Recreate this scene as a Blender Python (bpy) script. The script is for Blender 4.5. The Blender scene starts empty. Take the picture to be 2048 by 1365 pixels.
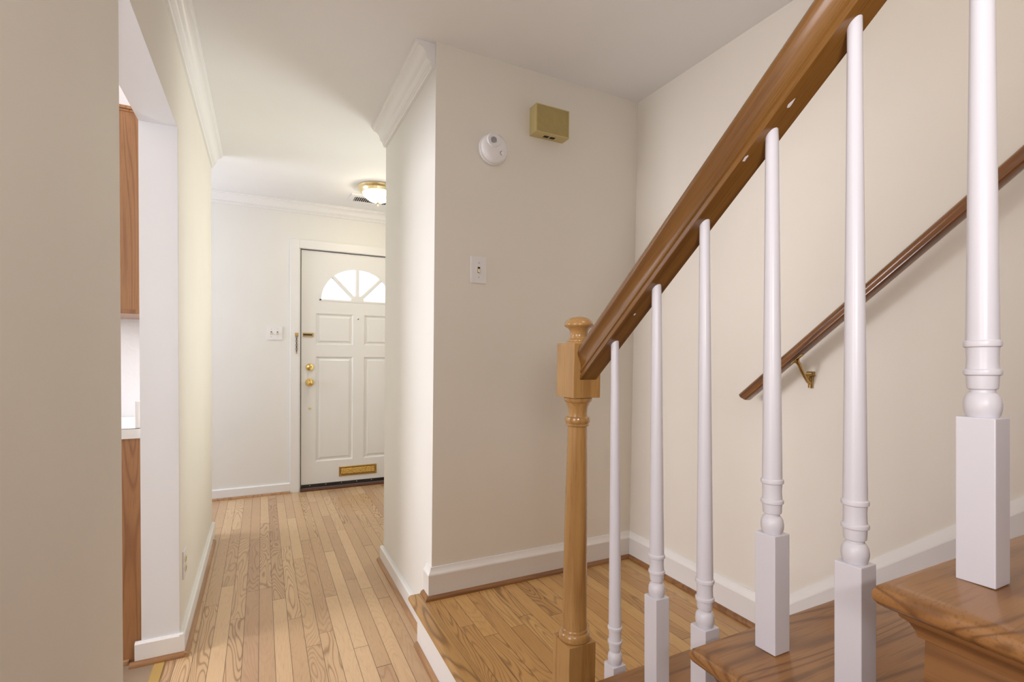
import bpy, bmesh, math, random
from mathutils import Vector, Matrix

random.seed(7)
SC = bpy.context.scene
COL = SC.collection

# ------------------------------------------------------------------ camera, world, lights, exposure
cam_d = bpy.data.cameras.new('camera')
cam = bpy.data.objects.new('camera', cam_d)
COL.objects.link(cam)
cam_d.sensor_fit = 'HORIZONTAL'
cam_d.sensor_width = 36.0
cam_d.lens = 999.86 / 2048 * 36.0
cam_d.shift_y = 51.17 / 2048
cam_d.clip_start = 0.02
R_ = Vector((0.894389249, -0.447104896, 0.0128484499))
U_ = Vector((-9.40193863e-05, 0.0285372119, 0.999592726))
F_ = Vector((0.447289461, 0.894026196, -0.025481339))
cam.matrix_world = Matrix(((R_.x, U_.x, -F_.x, 0.0), (R_.y, U_.y, -F_.y, 0.0), (R_.z, U_.z, -F_.z, 1.1966), (0, 0, 0, 1)))
SC.camera = cam

SC.view_settings.view_transform = 'Standard'
SC.view_settings.look = 'None'
SC.view_settings.gamma = 1.0
SC.view_settings.use_curve_mapping = False
SC.view_settings.exposure = 0.17

wd = bpy.data.worlds.new('daylight')
SC.world = wd
wd.use_nodes = True
bg = wd.node_tree.nodes['Background']
bg.inputs[0].default_value = (0.93, 0.96, 1.0, 1)
bg.inputs[1].default_value = 1.6


def area(name, loc, target, sx, sy, power, col):
    d = bpy.data.lights.new(name, 'AREA')
    d.shape = 'RECTANGLE'
    d.size, d.size_y = sx, sy
    d.energy = power
    d.color = col
    o = bpy.data.objects.new(name, d)
    COL.objects.link(o)
    o.location = loc
    o.rotation_euler = (Vector(target) - Vector(loc)).to_track_quat('-Z', 'Y').to_euler()
    return o


area('kitchen_window', (-2.6, 2.2, 1.75), (0.0, 1.80, 1.65), 0.95, 0.9, 52, (0.98, 0.96, 1.0))
area('living_room_window', (-2.55, -0.45, 1.55), (1.0, -0.05, 1.40), 1.1, 1.3, 30, (1.0, 0.96, 1.0))
area('ceiling_fill', (-0.05, -0.35, 1.40), (0.10, 0.75, 2.44), 0.25, 0.25, 9.5, (1.0, 0.97, 0.97))  # added fill aimed upward to brighten the hall ceiling
area('upstairs_lamp', (1.3, -0.7, 4.6), (1.3, 0.5, 1.0), 0.5, 0.5, 12, (1.0, 0.78, 0.55))
area('foyer_side_fill', (-1.85, 4.05, 1.5), (0.5, 4.1, 1.3), 0.9, 1.2, 24, (0.86, 0.89, 1.0))  # unseen fill light brightening the foyer; no window stands here
fr = area('hall_fill', (1.6, 3.45, 1.4), (-0.30, 2.55, 1.7), 0.7, 1.4, 12, (0.97, 1.0, 0.93))  # added fill for the hall, hidden behind the partition; not a real window
fr.data.spread = math.radians(110)


# ------------------------------------------------------------------ helpers
H = 2.44
XL, TJ, YN, YJ, YL = -0.2882, 0.1215, 1.4208, 2.3067, 3.7233
XR, YC, YF, X3, YD = 0.6228, 1.9585, 2.8585, 1.6537, 4.5817
HH, HL = 2.0485, 0.19


def box(bm, x0, x1, y0, y1, z0, z1, bev=0.0):
    vs = [bm.verts.new((x, y, z)) for x in (x0, x1) for y in (y0, y1) for z in (z0, z1)]
    fs = [(0, 1, 3, 2), (4, 6, 7, 5), (0, 4, 5, 1), (2, 3, 7, 6), (0, 2, 6, 4), (1, 5, 7, 3)]
    faces = [bm.faces.new([vs[i] for i in f]) for f in fs]
    if bev > 0:
        es = list({e for f in faces for e in f.edges})
        bmesh.ops.bevel(bm, geom=es, offset=bev, segments=2, affect='EDGES', profile=0.6)


def B(*a, **k):
    bm = bmesh.new()
    box(bm, *a, **k)
    return bm


def boxes(*lst, bev=0.0):
    bm = bmesh.new()
    for a in lst:
        box(bm, *a, bev=bev)
    return bm


def lathe(bm, prof, cx, cy, z0=0.0, n=32, axis='Z', square_caps=True):
    """prof: list of (radius, height). axis Z up from (cx,cy,z0); axis 'Y' outwards toward -Y from (cx, y=cy, z=z0)."""
    rings = []
    for r, h in prof:
        ring = []
        for i in range(n):
            a = 2 * math.pi * i / n
            if axis == 'Z':
                p = (cx + r * math.cos(a), cy + r * math.sin(a), z0 + h)
            elif axis == 'Y':
                p = (cx + r * math.cos(a), cy - h, z0 + r * math.sin(a))
            else:
                p = (cx + h, cy + r * math.cos(a), z0 + r * math.sin(a))
            ring.append(bm.verts.new(p))
        rings.append(ring)
    for a, b in zip(rings, rings[1:]):
        for i in range(n):
            j = (i + 1) % n
            bm.faces.new((a[i], a[j], b[j], b[i]))
    bm.faces.new(list(reversed(rings[0])))
    bm.faces.new(rings[-1])


def L(prof, *a, **k):
    bm = bmesh.new()
    lathe(bm, prof, *a, **k)
    return bm


def sweep(bm, secs):
    """secs: list of closed sections (lists of points)."""
    rs = [[bm.verts.new(p) for p in s] for s in secs]
    n = len(rs[0])
    for a, b in zip(rs, rs[1:]):
        for i in range(n):
            j = (i + 1) % n
            bm.faces.new((a[i], a[j], b[j], b[i]))
    bm.faces.new(list(reversed(rs[0])))
    bm.faces.new(rs[-1])


def extrude_poly(bm, pts, vec):
    v = Vector(vec)
    sweep(bm, [[Vector(p) for p in pts], [Vector(p) + v for p in pts]])


def tube(bm, pts, rad, n=10):
    pts = [Vector(p) for p in pts]
    secs = []
    for i, p in enumerate(pts):
        t = (pts[min(i + 1, len(pts) - 1)] - pts[max(i - 1, 0)]).normalized()
        ref = Vector((0, 0, 1)) if abs(t.z) < 0.9 else Vector((1, 0, 0))
        u = t.cross(ref).normalized()
        w = t.cross(u)
        r = rad[i] if isinstance(rad, (list, tuple)) else rad
        secs.append([p + u * r * math.cos(2 * math.pi * k / n) + w * r * math.sin(2 * math.pi * k / n) for k in range(n)])
    sweep(bm, secs)


def obj(name, bm, mat, parent=None, origin=None, smooth=None):
    bmesh.ops.recalc_face_normals(bm, faces=bm.faces)
    vs = [v.co for v in bm.verts]
    if origin is None:
        if parent is not None:
            origin = Vector((0, 0, 0))
        else:
            mn = [min(c[i] for c in vs) for i in range(3)]
            mx = [max(c[i] for c in vs) for i in range(3)]
            origin = Vector(((mn[0] + mx[0]) / 2, (mn[1] + mx[1]) / 2, mn[2]))
    pw = Vector((0, 0, 0))
    p = parent
    while p is not None:
        pw += p.location
        p = p.parent
    o_w = Vector(origin) if parent is None else pw
    for v in bm.verts:
        v.co -= o_w
    me = bpy.data.meshes.new(name)
    bm.to_mesh(me)
    bm.free()
    if isinstance(mat, (list, tuple)):
        for m in mat:
            me.materials.append(m)
    else:
        me.materials.append(mat)
    o = bpy.data.objects.new(name, me)
    COL.objects.link(o)
    if parent is None:
        o.location = o_w
    else:
        o.parent = parent
    if smooth is not None:
        me.shade_smooth()
        ang = math.radians(smooth)
        me.update()
        b2 = bmesh.new()
        b2.from_mesh(me)
        for e in b2.edges:
            if len(e.link_faces) == 2 and e.calc_face_angle(0) > ang:
                e.smooth = False
        b2.to_mesh(me)
        b2.free()
    return o


def tag(o, label=None, cat=None, group=None, kind=None):
    if label:
        o['label'] = label
    if cat:
        o['category'] = cat
    if group:
        o['group'] = group
    if kind:
        o['kind'] = kind
    return o


def thing(name, loc, label, cat, group=None):
    o = bpy.data.objects.new(name, None)
    o.empty_display_size = 0.05
    COL.objects.link(o)
    o.location = loc
    return tag(o, label, cat, group)


def struct(name, bm, mat, label=None, cat=None, parent=None, smooth=None):
    o = obj(name, bm, mat, parent, smooth=smooth)
    if parent is None:
        tag(o, label, cat, None, 'structure')
    return o


# ------------------------------------------------------------------ materials
def new_mat(name):
    m = bpy.data.materials.new(name)
    m.use_nodes = True
    nt = m.node_tree
    b = nt.nodes['Principled BSDF']
    return m, nt, b


def N(nt, typ, **kw):
    n = nt.nodes.new(typ)
    for k, v in kw.items():
        setattr(n, k, v)
    return n


def math_n(nt, op, a, b=None, c=None):
    n = nt.nodes.new('ShaderNodeMath')
    n.operation = op
    for i, v in enumerate((a, b, c)):
        if v is None:
            continue
        if isinstance(v, (int, float)):
            n.inputs[i].default_value = v
        else:
            nt.links.new(v, n.inputs[i])
    return n.outputs[0]


def paint(name, col, rough=0.55, bump=0.02, scale=220, mottling=0.03, spec=0.35):
    m, nt, b = new_mat(name)
    tc = N(nt, 'ShaderNodeTexCoord')
    nz = N(nt, 'ShaderNodeTexNoise')
    nz.inputs['Scale'].default_value = scale
    nz.inputs['Detail'].default_value = 3
    nt.links.new(tc.outputs['Object'], nz.inputs['Vector'])
    n2 = N(nt, 'ShaderNodeTexNoise')
    n2.inputs['Scale'].default_value = 2.5
    nt.links.new(tc.outputs['Object'], n2.inputs['Vector'])
    mx = N(nt, 'ShaderNodeMix', data_type='RGBA')
    mx.inputs[6].default_value = (*[c * (1 - mottling) for c in col], 1)
    mx.inputs[7].default_value = (*[min(1, c * (1 + mottling)) for c in col], 1)
    nt.links.new(n2.outputs['Fac'], mx.inputs[0])
    nt.links.new(mx.outputs[2], b.inputs['Base Color'])
    b.inputs['Roughness'].default_value = rough
    b.inputs['Specular IOR Level'].default_value = spec
    if bump:
        bp = N(nt, 'ShaderNodeBump')
        bp.inputs['Strength'].default_value = bump
        bp.inputs['Distance'].default_value = 0.01
        nt.links.new(nz.outputs['Fac'], bp.inputs['Height'])
        nt.links.new(bp.outputs[0], b.inputs['Normal'])
    return m


def metal(name, col, rough=0.25, bump=0.0):
    m, nt, b = new_mat(name)
    b.inputs['Base Color'].default_value = (*col, 1)
    b.inputs['Metallic'].default_value = 1.0
    b.inputs['Roughness'].default_value = rough
    tc = N(nt, 'ShaderNodeTexCoord')
    nz = N(nt, 'ShaderNodeTexNoise')
    nz.inputs['Scale'].default_value = 90
    nz.inputs['Detail'].default_value = 4
    nt.links.new(tc.outputs['Object'], nz.inputs['Vector'])
    mr = N(nt, 'ShaderNodeMapRange')
    mr.inputs[3].default_value = rough * 0.7
    mr.inputs[4].default_value = rough * 1.3
    nt.links.new(nz.outputs['Fac'], mr.inputs[0])
    nt.links.new(mr.outputs[0], b.inputs['Roughness'])
    if bump:
        bp = N(nt, 'ShaderNodeBump')
        bp.inputs['Strength'].default_value = bump
        bp.inputs['Distance'].default_value = 0.01
        nt.links.new(nz.outputs['Fac'], bp.inputs['Height'])
        nt.links.new(bp.outputs[0], b.inputs['Normal'])
    return m


def grain_nodes(nt, vec, seed, rings=9.0, fig=1.0, stretch=1.0):
    """vec: vector with X across the board, Y along, Z depth (metres). seed: value socket or number.
    Returns (grain 0..1, pores 0..1, broad 0..1)."""
    sep = N(nt, 'ShaderNodeSeparateXYZ')
    nt.links.new(vec, sep.inputs[0])
    off = math_n(nt, 'MULTIPLY', seed, 37.0)
    cmb = N(nt, 'ShaderNodeCombineXYZ')
    nt.links.new(math_n(nt, 'ADD', math_n(nt, 'MULTIPLY', sep.outputs[0], 13.0), off), cmb.inputs[0])
    nt.links.new(math_n(nt, 'ADD', math_n(nt, 'MULTIPLY', sep.outputs[1], 2.0 * stretch), off), cmb.inputs[1])
    nt.links.new(math_n(nt, 'MULTIPLY', sep.outputs[2], 13.0), cmb.inputs[2])
    n1 = N(nt, 'ShaderNodeTexNoise')
    n1.inputs['Scale'].default_value = 1.0
    n1.inputs['Detail'].default_value = 1.2
    n1.inputs['Roughness'].default_value = 0.4
    n1.inputs['Distortion'].default_value = 0.3
    nt.links.new(cmb.outputs[0], n1.inputs['Vector'])
    v = math_n(nt, 'MULTIPLY', n1.outputs['Fac'], rings * 6.283 * fig)
    s = math_n(nt, 'SINE', v)
    s01 = math_n(nt, 'MULTIPLY_ADD', s, 0.5, 0.5)
    g = math_n(nt, 'POWER', s01, 4.0)
    # fine pores stretched along the board
    cm2 = N(nt, 'ShaderNodeCombineXYZ')
    nt.links.new(math_n(nt, 'ADD', math_n(nt, 'MULTIPLY', sep.outputs[0], 420.0), off), cm2.inputs[0])
    nt.links.new(math_n(nt, 'ADD', math_n(nt, 'MULTIPLY', sep.outputs[1], 14.0), off), cm2.inputs[1])
    nt.links.new(math_n(nt, 'MULTIPLY', sep.outputs[2], 420.0), cm2.inputs[2])
    n2 = N(nt, 'ShaderNodeTexNoise')
    n2.inputs['Scale'].default_value = 1.0
    n2.inputs['Detail'].default_value = 3
    nt.links.new(cm2.outputs[0], n2.inputs['Vector'])
    cm3 = N(nt, 'ShaderNodeCombineXYZ')
    nt.links.new(math_n(nt, 'ADD', math_n(nt, 'MULTIPLY', sep.outputs[0], 3.0), off), cm3.inputs[0])
    nt.links.new(math_n(nt, 'ADD', math_n(nt, 'MULTIPLY', sep.outputs[1], 1.6), off), cm3.inputs[1])
    n3 = N(nt, 'ShaderNodeTexNoise')
    n3.inputs['Scale'].default_value = 2.0
    n3.inputs['Detail'].default_value = 2
    nt.links.new(cm3.outputs[0], n3.inputs['Vector'])
    return g, n2.outputs['Fac'], n3.outputs['Fac']


def mixc(nt, fac, a, b, mode='MIX'):
    mx = N(nt, 'ShaderNodeMix', data_type='RGBA')
    mx.blend_type = mode
    for sock, v in ((mx.inputs[0], fac), (mx.inputs[6], a), (mx.inputs[7], b)):
        if isinstance(v, (int, float)):
            sock.default_value = v
        elif isinstance(v, tuple):
            sock.default_value = (*v, 1)
        else:
            nt.links.new(v, sock)
    return mx.outputs[2]


def wood(name, light, mid, dark, rot=(0, 0, 0), rough=0.3, rings=7.0, fig=1.0, grain_amt=0.6, coat=0.3, spots=0.0, stretch=0.45):
    """solid timber: rot turns object space so that local Y runs along the grain."""
    m, nt, b = new_mat(name)
    tc = N(nt, 'ShaderNodeTexCoord')
    mp = N(nt, 'ShaderNodeMapping')
    mp.inputs['Rotation'].default_value = rot
    nt.links.new(tc.outputs['Object'], mp.inputs['Vector'])
    oi = N(nt, 'ShaderNodeObjectInfo')
    g, p, br = grain_nodes(nt, mp.outputs[0], oi.outputs['Random'], rings, fig, stretch)
    c = mixc(nt, br, mid, light)
    gg = math_n(nt, 'MULTIPLY', g, grain_amt)
    c = mixc(nt, gg, c, dark)
    pr = N(nt, 'ShaderNodeMapRange')
    pr.inputs[1].default_value = 0.52
    pr.inputs[2].default_value = 0.72
    pr.inputs[4].default_value = 0.45
    nt.links.new(p, pr.inputs[0])
    c = mixc(nt, pr.outputs[0], c, dark)
    if spots:
        vo = N(nt, 'ShaderNodeTexVoronoi')
        vo.inputs['Scale'].default_value = 9
        nt.links.new(tc.outputs['Object'], vo.inputs['Vector'])
        lt = math_n(nt, 'LESS_THAN', vo.outputs['Distance'], spots)
        c = mixc(nt, lt, c, tuple(d * 0.3 for d in dark))
    nt.links.new(c, b.inputs['Base Color'])
    b.inputs['Roughness'].default_value = rough
    b.inputs['Coat Weight'].default_value = coat
    b.inputs['Coat Roughness'].default_value = 0.12
    bp = N(nt, 'ShaderNodeBump')
    bp.inputs['Strength'].default_value = 0.08
    bp.inputs['Distance'].default_value = 0.002
    nt.links.new(p, bp.inputs['Height'])
    nt.links.new(bp.outputs[0], b.inputs['Normal'])
    return m


def planks(name, cols, dark, width=0.0571, length=0.95, rough=0.32, coat=0.15, grain_amt=0.5, seam=0.0017, x_off=0.0):
    """strip floor, boards running along world Y."""
    m, nt, b = new_mat(name)
    geo = N(nt, 'ShaderNodeNewGeometry')
    sep = N(nt, 'ShaderNodeSeparateXYZ')
    nt.links.new(geo.outputs['Position'], sep.inputs[0])
    xs = math_n(nt, 'DIVIDE', math_n(nt, 'ADD', sep.outputs[0], 10.0 + x_off), width)
    row = math_n(nt, 'FLOOR', xs)
    fx = math_n(nt, 'FRACT', xs)
    wn = N(nt, 'ShaderNodeTexWhiteNoise', noise_dimensions='1D')
    nt.links.new(row, wn.inputs['W'])
    ys = math_n(nt, 'DIVIDE', math_n(nt, 'ADD', sep.outputs[1], math_n(nt, 'MULTIPLY_ADD', wn.outputs['Value'], 5.0, 10.0)), length)
    # vary the board lengths along one row
    warp = N(nt, 'ShaderNodeTexNoise', noise_dimensions='2D')
    warp.inputs['Scale'].default_value = 1.0
    cw = N(nt, 'ShaderNodeCombineXYZ')
    nt.links.new(math_n(nt, 'MULTIPLY', row, 13.7), cw.inputs[0])
    nt.links.new(math_n(nt, 'MULTIPLY', sep.outputs[1], 0.9), cw.inputs[1])
    nt.links.new(cw.outputs[0], warp.inputs['Vector'])
    ys = math_n(nt, 'ADD', ys, math_n(nt, 'MULTIPLY', warp.outputs['Fac'], 0.9))
    brd = math_n(nt, 'FLOOR', ys)
    fy = math_n(nt, 'FRACT', ys)
    wn2 = N(nt, 'ShaderNodeTexWhiteNoise', noise_dimensions='2D')
    c2 = N(nt, 'ShaderNodeCombineXYZ')
    nt.links.new(row, c2.inputs[0])
    nt.links.new(brd, c2.inputs[1])
    nt.links.new(c2.outputs[0], wn2.inputs['Vector'])
    wn3 = N(nt, 'ShaderNodeTexWhiteNoise', noise_dimensions='2D')
    c3 = N(nt, 'ShaderNodeVectorMath', operation='ADD')
    c3.inputs[1].default_value = (31.3, 57.1, 0)
    nt.links.new(c2.outputs[0], c3.inputs[0])
    nt.links.new(c3.outputs[0], wn3.inputs['Vector'])
    g, p, br = grain_nodes(nt, geo.outputs['Position'], wn2.outputs['Value'], 17.0, 1.0)
    ramp = N(nt, 'ShaderNodeValToRGB')
    el = ramp.color_ramp.elements
    while len(el) < len(cols):
        el.new(0.5)
    for i, c in enumerate(cols):
        el[i].position = i / (len(cols) - 1)
        el[i].color = (*c, 1)
    nt.links.new(wn2.outputs['Value'], ramp.inputs[0])
    base = mixc(nt, math_n(nt, 'MULTIPLY', br, 0.35), ramp.outputs[0], tuple(min(1, c * 1.15) for c in cols[-1]))
    # only some boards are flat sawn with a strong figure
    amt = N(nt, 'ShaderNodeMapRange')
    amt.inputs[1].default_value = 0.35
    amt.inputs[2].default_value = 1.0
    amt.inputs[3].default_value = 0.08
    amt.inputs[4].default_value = grain_amt
    nt.links.new(wn3.outputs['Value'], amt.inputs[0])
    col = mixc(nt, math_n(nt, 'MULTIPLY', g, amt.outputs[0]), base, dark)
    pr = N(nt, 'ShaderNodeMapRange')
    pr.inputs[1].default_value = 0.55
    pr.inputs[2].default_value = 0.75
    pr.inputs[4].default_value = 0.4
    nt.links.new(p, pr.inputs[0])
    col = mixc(nt, pr.outputs[0], col, dark)
    # seams
    sx = math_n(nt, 'LESS_THAN', math_n(nt, 'MULTIPLY', math_n(nt, 'MINIMUM', fx, math_n(nt, 'SUBTRACT', 1.0, fx)), width), seam * 0.6)
    sy = math_n(nt, 'LESS_THAN', math_n(nt, 'MULTIPLY', math_n(nt, 'MINIMUM', fy, math_n(nt, 'SUBTRACT', 1.0, fy)), length), seam * 0.8)
    sm = math_n(nt, 'MULTIPLY', math_n(nt, 'MAXIMUM', sx, sy), 0.85)
    col = mixc(nt, sm, col, (0.07, 0.035, 0.015))
    nt.links.new(col, b.inputs['Base Color'])
    b.inputs['Roughness'].default_value = rough
    b.inputs['Coat Weight'].default_value = coat
    b.inputs['Coat Roughness'].default_value = 0.18
    bp = N(nt, 'ShaderNodeBump')
    bp.inputs['Strength'].default_value = 0.15
    bp.inputs['Distance'].default_value = 0.001
    bp.invert = True
    nt.links.new(math_n(nt, 'ADD', sm, math_n(nt, 'MULTIPLY', p, 0.15)), bp.inputs['Height'])
    nt.links.new(bp.outputs[0], b.inputs['Normal'])
    return m


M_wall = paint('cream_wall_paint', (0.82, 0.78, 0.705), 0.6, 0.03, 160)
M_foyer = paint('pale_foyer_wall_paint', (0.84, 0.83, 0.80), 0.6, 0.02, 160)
M_ceil = paint('ceiling_paint', (0.87, 0.87, 0.87), 0.75, 0.03, 120)
M_kit = paint('glossy_white_kitchen_paint', (0.74, 0.74, 0.76), 0.25, 0.12, 55)
M_trim = paint('white_trim_paint', (0.86, 0.855, 0.85), 0.32, 0.004, 60, 0.01, 0.5)
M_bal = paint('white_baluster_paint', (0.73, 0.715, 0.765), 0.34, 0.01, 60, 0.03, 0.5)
M_plate = paint('white_plastic', (0.84, 0.83, 0.84), 0.3, 0.0, 60, 0.01, 0.5)
M_ivory = paint('ivory_plastic', (0.78, 0.68, 0.44), 0.35, 0.0, 60, 0.01, 0.5)
M_dark = paint('black_void', (0.012, 0.011, 0.010), 0.6, 0.0, 60, 0.0)
M_sweep_gap = paint('dark_sweep_and_gap', (0.022, 0.015, 0.012), 0.35, 0.0, 60, 0.1, 0.5)  # rubber of the sweep, also the painted shade in the door gap
M_brass = metal('polished_brass', (0.83, 0.60, 0.22), 0.16)
M_oldbrass = metal('antique_brass', (0.48, 0.33, 0.13), 0.3)
M_slot = metal('embossed_brass', (0.70, 0.48, 0.15), 0.28, 0.9)
M_pan = metal('pale_brass_pan', (0.86, 0.74, 0.46), 0.25)
M_steel = metal('steel', (0.6, 0.6, 0.62), 0.3)
M_chime = paint('mustard_chime_plastic', (0.58, 0.47, 0.21), 0.4, 0.0, 60, 0.02, 0.4)
M_floor = planks('oak_strip_floor', [(0.44, 0.26, 0.15), (0.52, 0.33, 0.18), (0.55, 0.36, 0.20), (0.60, 0.40, 0.22), (0.68, 0.47, 0.27)], (0.26, 0.135, 0.06), 0.0571, 0.95, 0.33, 0.25, 0.95, x_off=0.004)
M_land = planks('golden_oak_landing', [(0.42, 0.22, 0.068), (0.48, 0.26, 0.085), (0.54, 0.31, 0.105), (0.58, 0.35, 0.125)], (0.17, 0.075, 0.02), 0.0571, 1.3, 0.28, 0.35, 0.85, x_off=0.03)
M_tread = wood('dark_oak_tread', (0.40, 0.20, 0.07), (0.32, 0.145, 0.045), (0.14, 0.055, 0.016), (0, 0, math.pi / 2), 0.28, 11, 1.0, 0.7, 0.3)
M_nose = wood('golden_oak_nosing', (0.50, 0.29, 0.10), (0.42, 0.225, 0.07), (0.17, 0.075, 0.02), (0, 0, 0), 0.28, 15, 1.0, 0.75, 0.3)
M_string = wood('oak_stringer', (0.34, 0.165, 0.06), (0.27, 0.12, 0.04), (0.15, 0.06, 0.02), (0, 0, 0), 0.35, 10, 1.0, 0.6, 0.2)
M_rail = wood('brown_varnished_rail', (0.26, 0.120, 0.025), (0.19, 0.080, 0.015), (0.09, 0.032, 0.007), (math.radians(40), 0, 0), 0.22, 4, 1.0, 0.5, 0.5, 0.028)
M_newel = wood('honey_newel_timber', (0.50, 0.29, 0.10), (0.44, 0.235, 0.075), (0.27, 0.12, 0.035), (math.pi / 2, 0, 0), 0.26, 4, 1.0, 0.45, 0.4)
M_wrail = wood('dark_walnut_rail', (0.26, 0.105, 0.028), (0.18, 0.068, 0.018), (0.06, 0.019, 0.007), (math.radians(40), 0, 0), 0.22, 6, 1.0, 0.7, 0.5)
M_round = wood('oak_quarter_round', (0.47, 0.27, 0.13), (0.40, 0.22, 0.10), (0.22, 0.10, 0.04), (0, 0, 0), 0.35, 5, 1.0, 0.5, 0.2)
M_roundd = wood('brown_oak_quarter_round', (0.33, 0.16, 0.06), (0.27, 0.12, 0.04), (0.13, 0.05, 0.018), (0, 0, math.pi / 2), 0.35, 5, 1.0, 0.5, 0.2)
M_cab = wood('oak_cabinet_side', (0.40, 0.20, 0.085), (0.33, 0.155, 0.06), (0.20, 0.08, 0.03), (math.pi / 2, 0, 0), 0.35, 20, 1.0, 0.6, 0.15, stretch=0.28)
M_sill = wood('dark_threshold_timber', (0.16, 0.055, 0.02), (0.11, 0.035, 0.014), (0.05, 0.016, 0.008), (0, 0, math.pi / 2), 0.3, 5, 1.0, 0.5, 0.3)
M_vinyl = paint('brown_vinyl_floor', (0.30, 0.22, 0.15), 0.45, 0.05, 40, 0.35)
M_counter = paint('white_laminate', (0.84, 0.84, 0.84), 0.3, 0.0, 40, 0.01, 0.5)

m, nt, b = new_mat('window_glass')
nt.nodes.remove(b)
tr = N(nt, 'ShaderNodeBsdfTransparent')
tr.inputs[0].default_value = (0.95, 0.96, 0.97, 1)
gl = N(nt, 'ShaderNodeBsdfGlossy')
gl.inputs['Roughness'].default_value = 0.02
ms = N(nt, 'ShaderNodeMixShader')
ms.inputs[0].default_value = 0.06
nt.links.new(tr.outputs[0], ms.inputs[1])
nt.links.new(gl.outputs[0], ms.inputs[2])
nt.links.new(ms.outputs[0], nt.nodes['Material Output'].inputs[0])
M_glass = m

m, nt, b = new_mat('lit_frosted_glass')
b.inputs['Base Color'].default_value = (0.95, 0.93, 0.85, 1)
b.inputs['Roughness'].default_value = 0.4
b.inputs['Emission Color'].default_value = (1.0, 0.88, 0.64, 1)
b.inputs['Emission Strength'].default_value = 28.0
M_bowl = m

# ------------------------------------------------------------------ setting: floor, walls, ceiling
struct('floor', boxes((-0.352, X3, -1.2, 4.66, -0.06, 0.0), (-2.7, -0.352, -1.2, 0.7, -0.06, 0.0), (-2.7, 0.55, -4.0, -1.2, -0.06, 0.0)), M_floor, 'light oak strip floor running down the hall to the front door', 'floor')
FX = -1.95   # far left end of the foyer
struct('floor_foyer', B(FX, -0.352, 2.86, 4.66, -0.06, 0.0), M_floor, 'oak strip floor of the foyer beyond the hall wall', 'floor')
struct('floor_kitchen', B(-2.7, -0.352, 0.7, 2.86, -0.06, 0.0), M_vinyl, 'brown vinyl kitchen floor at the opening', 'floor')

struct('floor_landing', B(0.60, X3, 0.90, YC, 0.10, HL), M_land, 'golden oak landing floor one step up beside the hall', 'landing')

# ceiling, open above the stair flight
struct('ceiling', boxes((-2.7, X3, 0.82, 4.75, H, H + 0.1), (-2.7, 0.55, -4.0, 0.82, H, H + 0.1)), M_ceil, 'smooth off-white ceiling over hall and landing', 'ceiling')

# left wall with the kitchen opening
XLO = XL - TJ
struct('wall_left', boxes((XLO, XL, 0.76, YN, 0, H), (XLO, XL, YJ, YL, 0, H), (XLO, XL, YN, YJ, HH, H)), M_wall, 'cream hall wall on the left with the kitchen opening', 'wall')
# closet block between hall and landing
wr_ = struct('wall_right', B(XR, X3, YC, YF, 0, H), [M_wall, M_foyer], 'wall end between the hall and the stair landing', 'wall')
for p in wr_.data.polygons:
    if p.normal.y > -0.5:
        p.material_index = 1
struct('wall_stair', B(X3, X3 + 0.1, -1.2, 4.75, 0, 5.1), M_wall, 'tall cream wall beside the stairs', 'wall')
struct('wall_far', boxes((FX, 0.2825, YD, YD + 0.14, 0, H), (1.2195, X3, YD, YD + 0.14, 0, H), (0.2825, 1.2195, YD, YD + 0.14, 2.063, H)), M_foyer, 'pale foyer wall holding the front door', 'wall')
struct('wall_foyer', B(FX - 0.1, FX, 2.86, YD + 0.14, 0, H), M_foyer, 'side wall at the left end of the foyer', 'wall')
struct('wall_kitchen', boxes((-2.7, XLO, 2.73, 2.86, 0, H), (-2.8, -2.7, 0.66, 2.86, 0, H)), M_kit, 'glossy white kitchen wall behind the counter', 'wall')
struct('wall_upstairs', boxes((0.55, 0.65, -1.2, 0.82, H, 5.0), (0.65, X3, 0.82, 0.92, H + 0.1, 5.0)), M_wall, 'walls of the stairwell above the ceiling', 'wall')
struct('wall_back', boxes((-2.8, 0.65, -4.1, -4.0, 0, H), (0.55, 0.65, -4.0, -1.2, 0, H), (0.55, X3 + 0.1, -1.3, -1.2, 0, 5.1)), M_wall, 'cream walls behind the viewer', 'wall')
struct('wall_living', boxes((-2.8, -2.7, -4.0, 0.66, 0, H), (-2.7, XLO, 0.66, 0.76, 0, H)), M_wall, 'living room walls left of the viewer', 'wall')
struct('ceiling_upstairs', B(0.55, X3 + 0.1, -2.2, 0.92, 5.0, 5.1), M_ceil, 'ceiling of the stairwell upstairs', 'ceiling')


M_lining = paint('white_opening_paint', (0.82, 0.84, 0.88), 0.4, 0.01, 120, 0.01, 0.4)
struct('trim_16', boxes((XLO - 0.001, XL - 0.0005, YJ - 0.003, YJ - 0.0002, 0.0, HH - 0.003), (XLO - 0.001, XL - 0.0005, YN, YJ - 0.0002, HH - 0.003, HH - 0.0002)), M_lining, 'white painted lining of the kitchen opening', 'opening lining')

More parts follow.
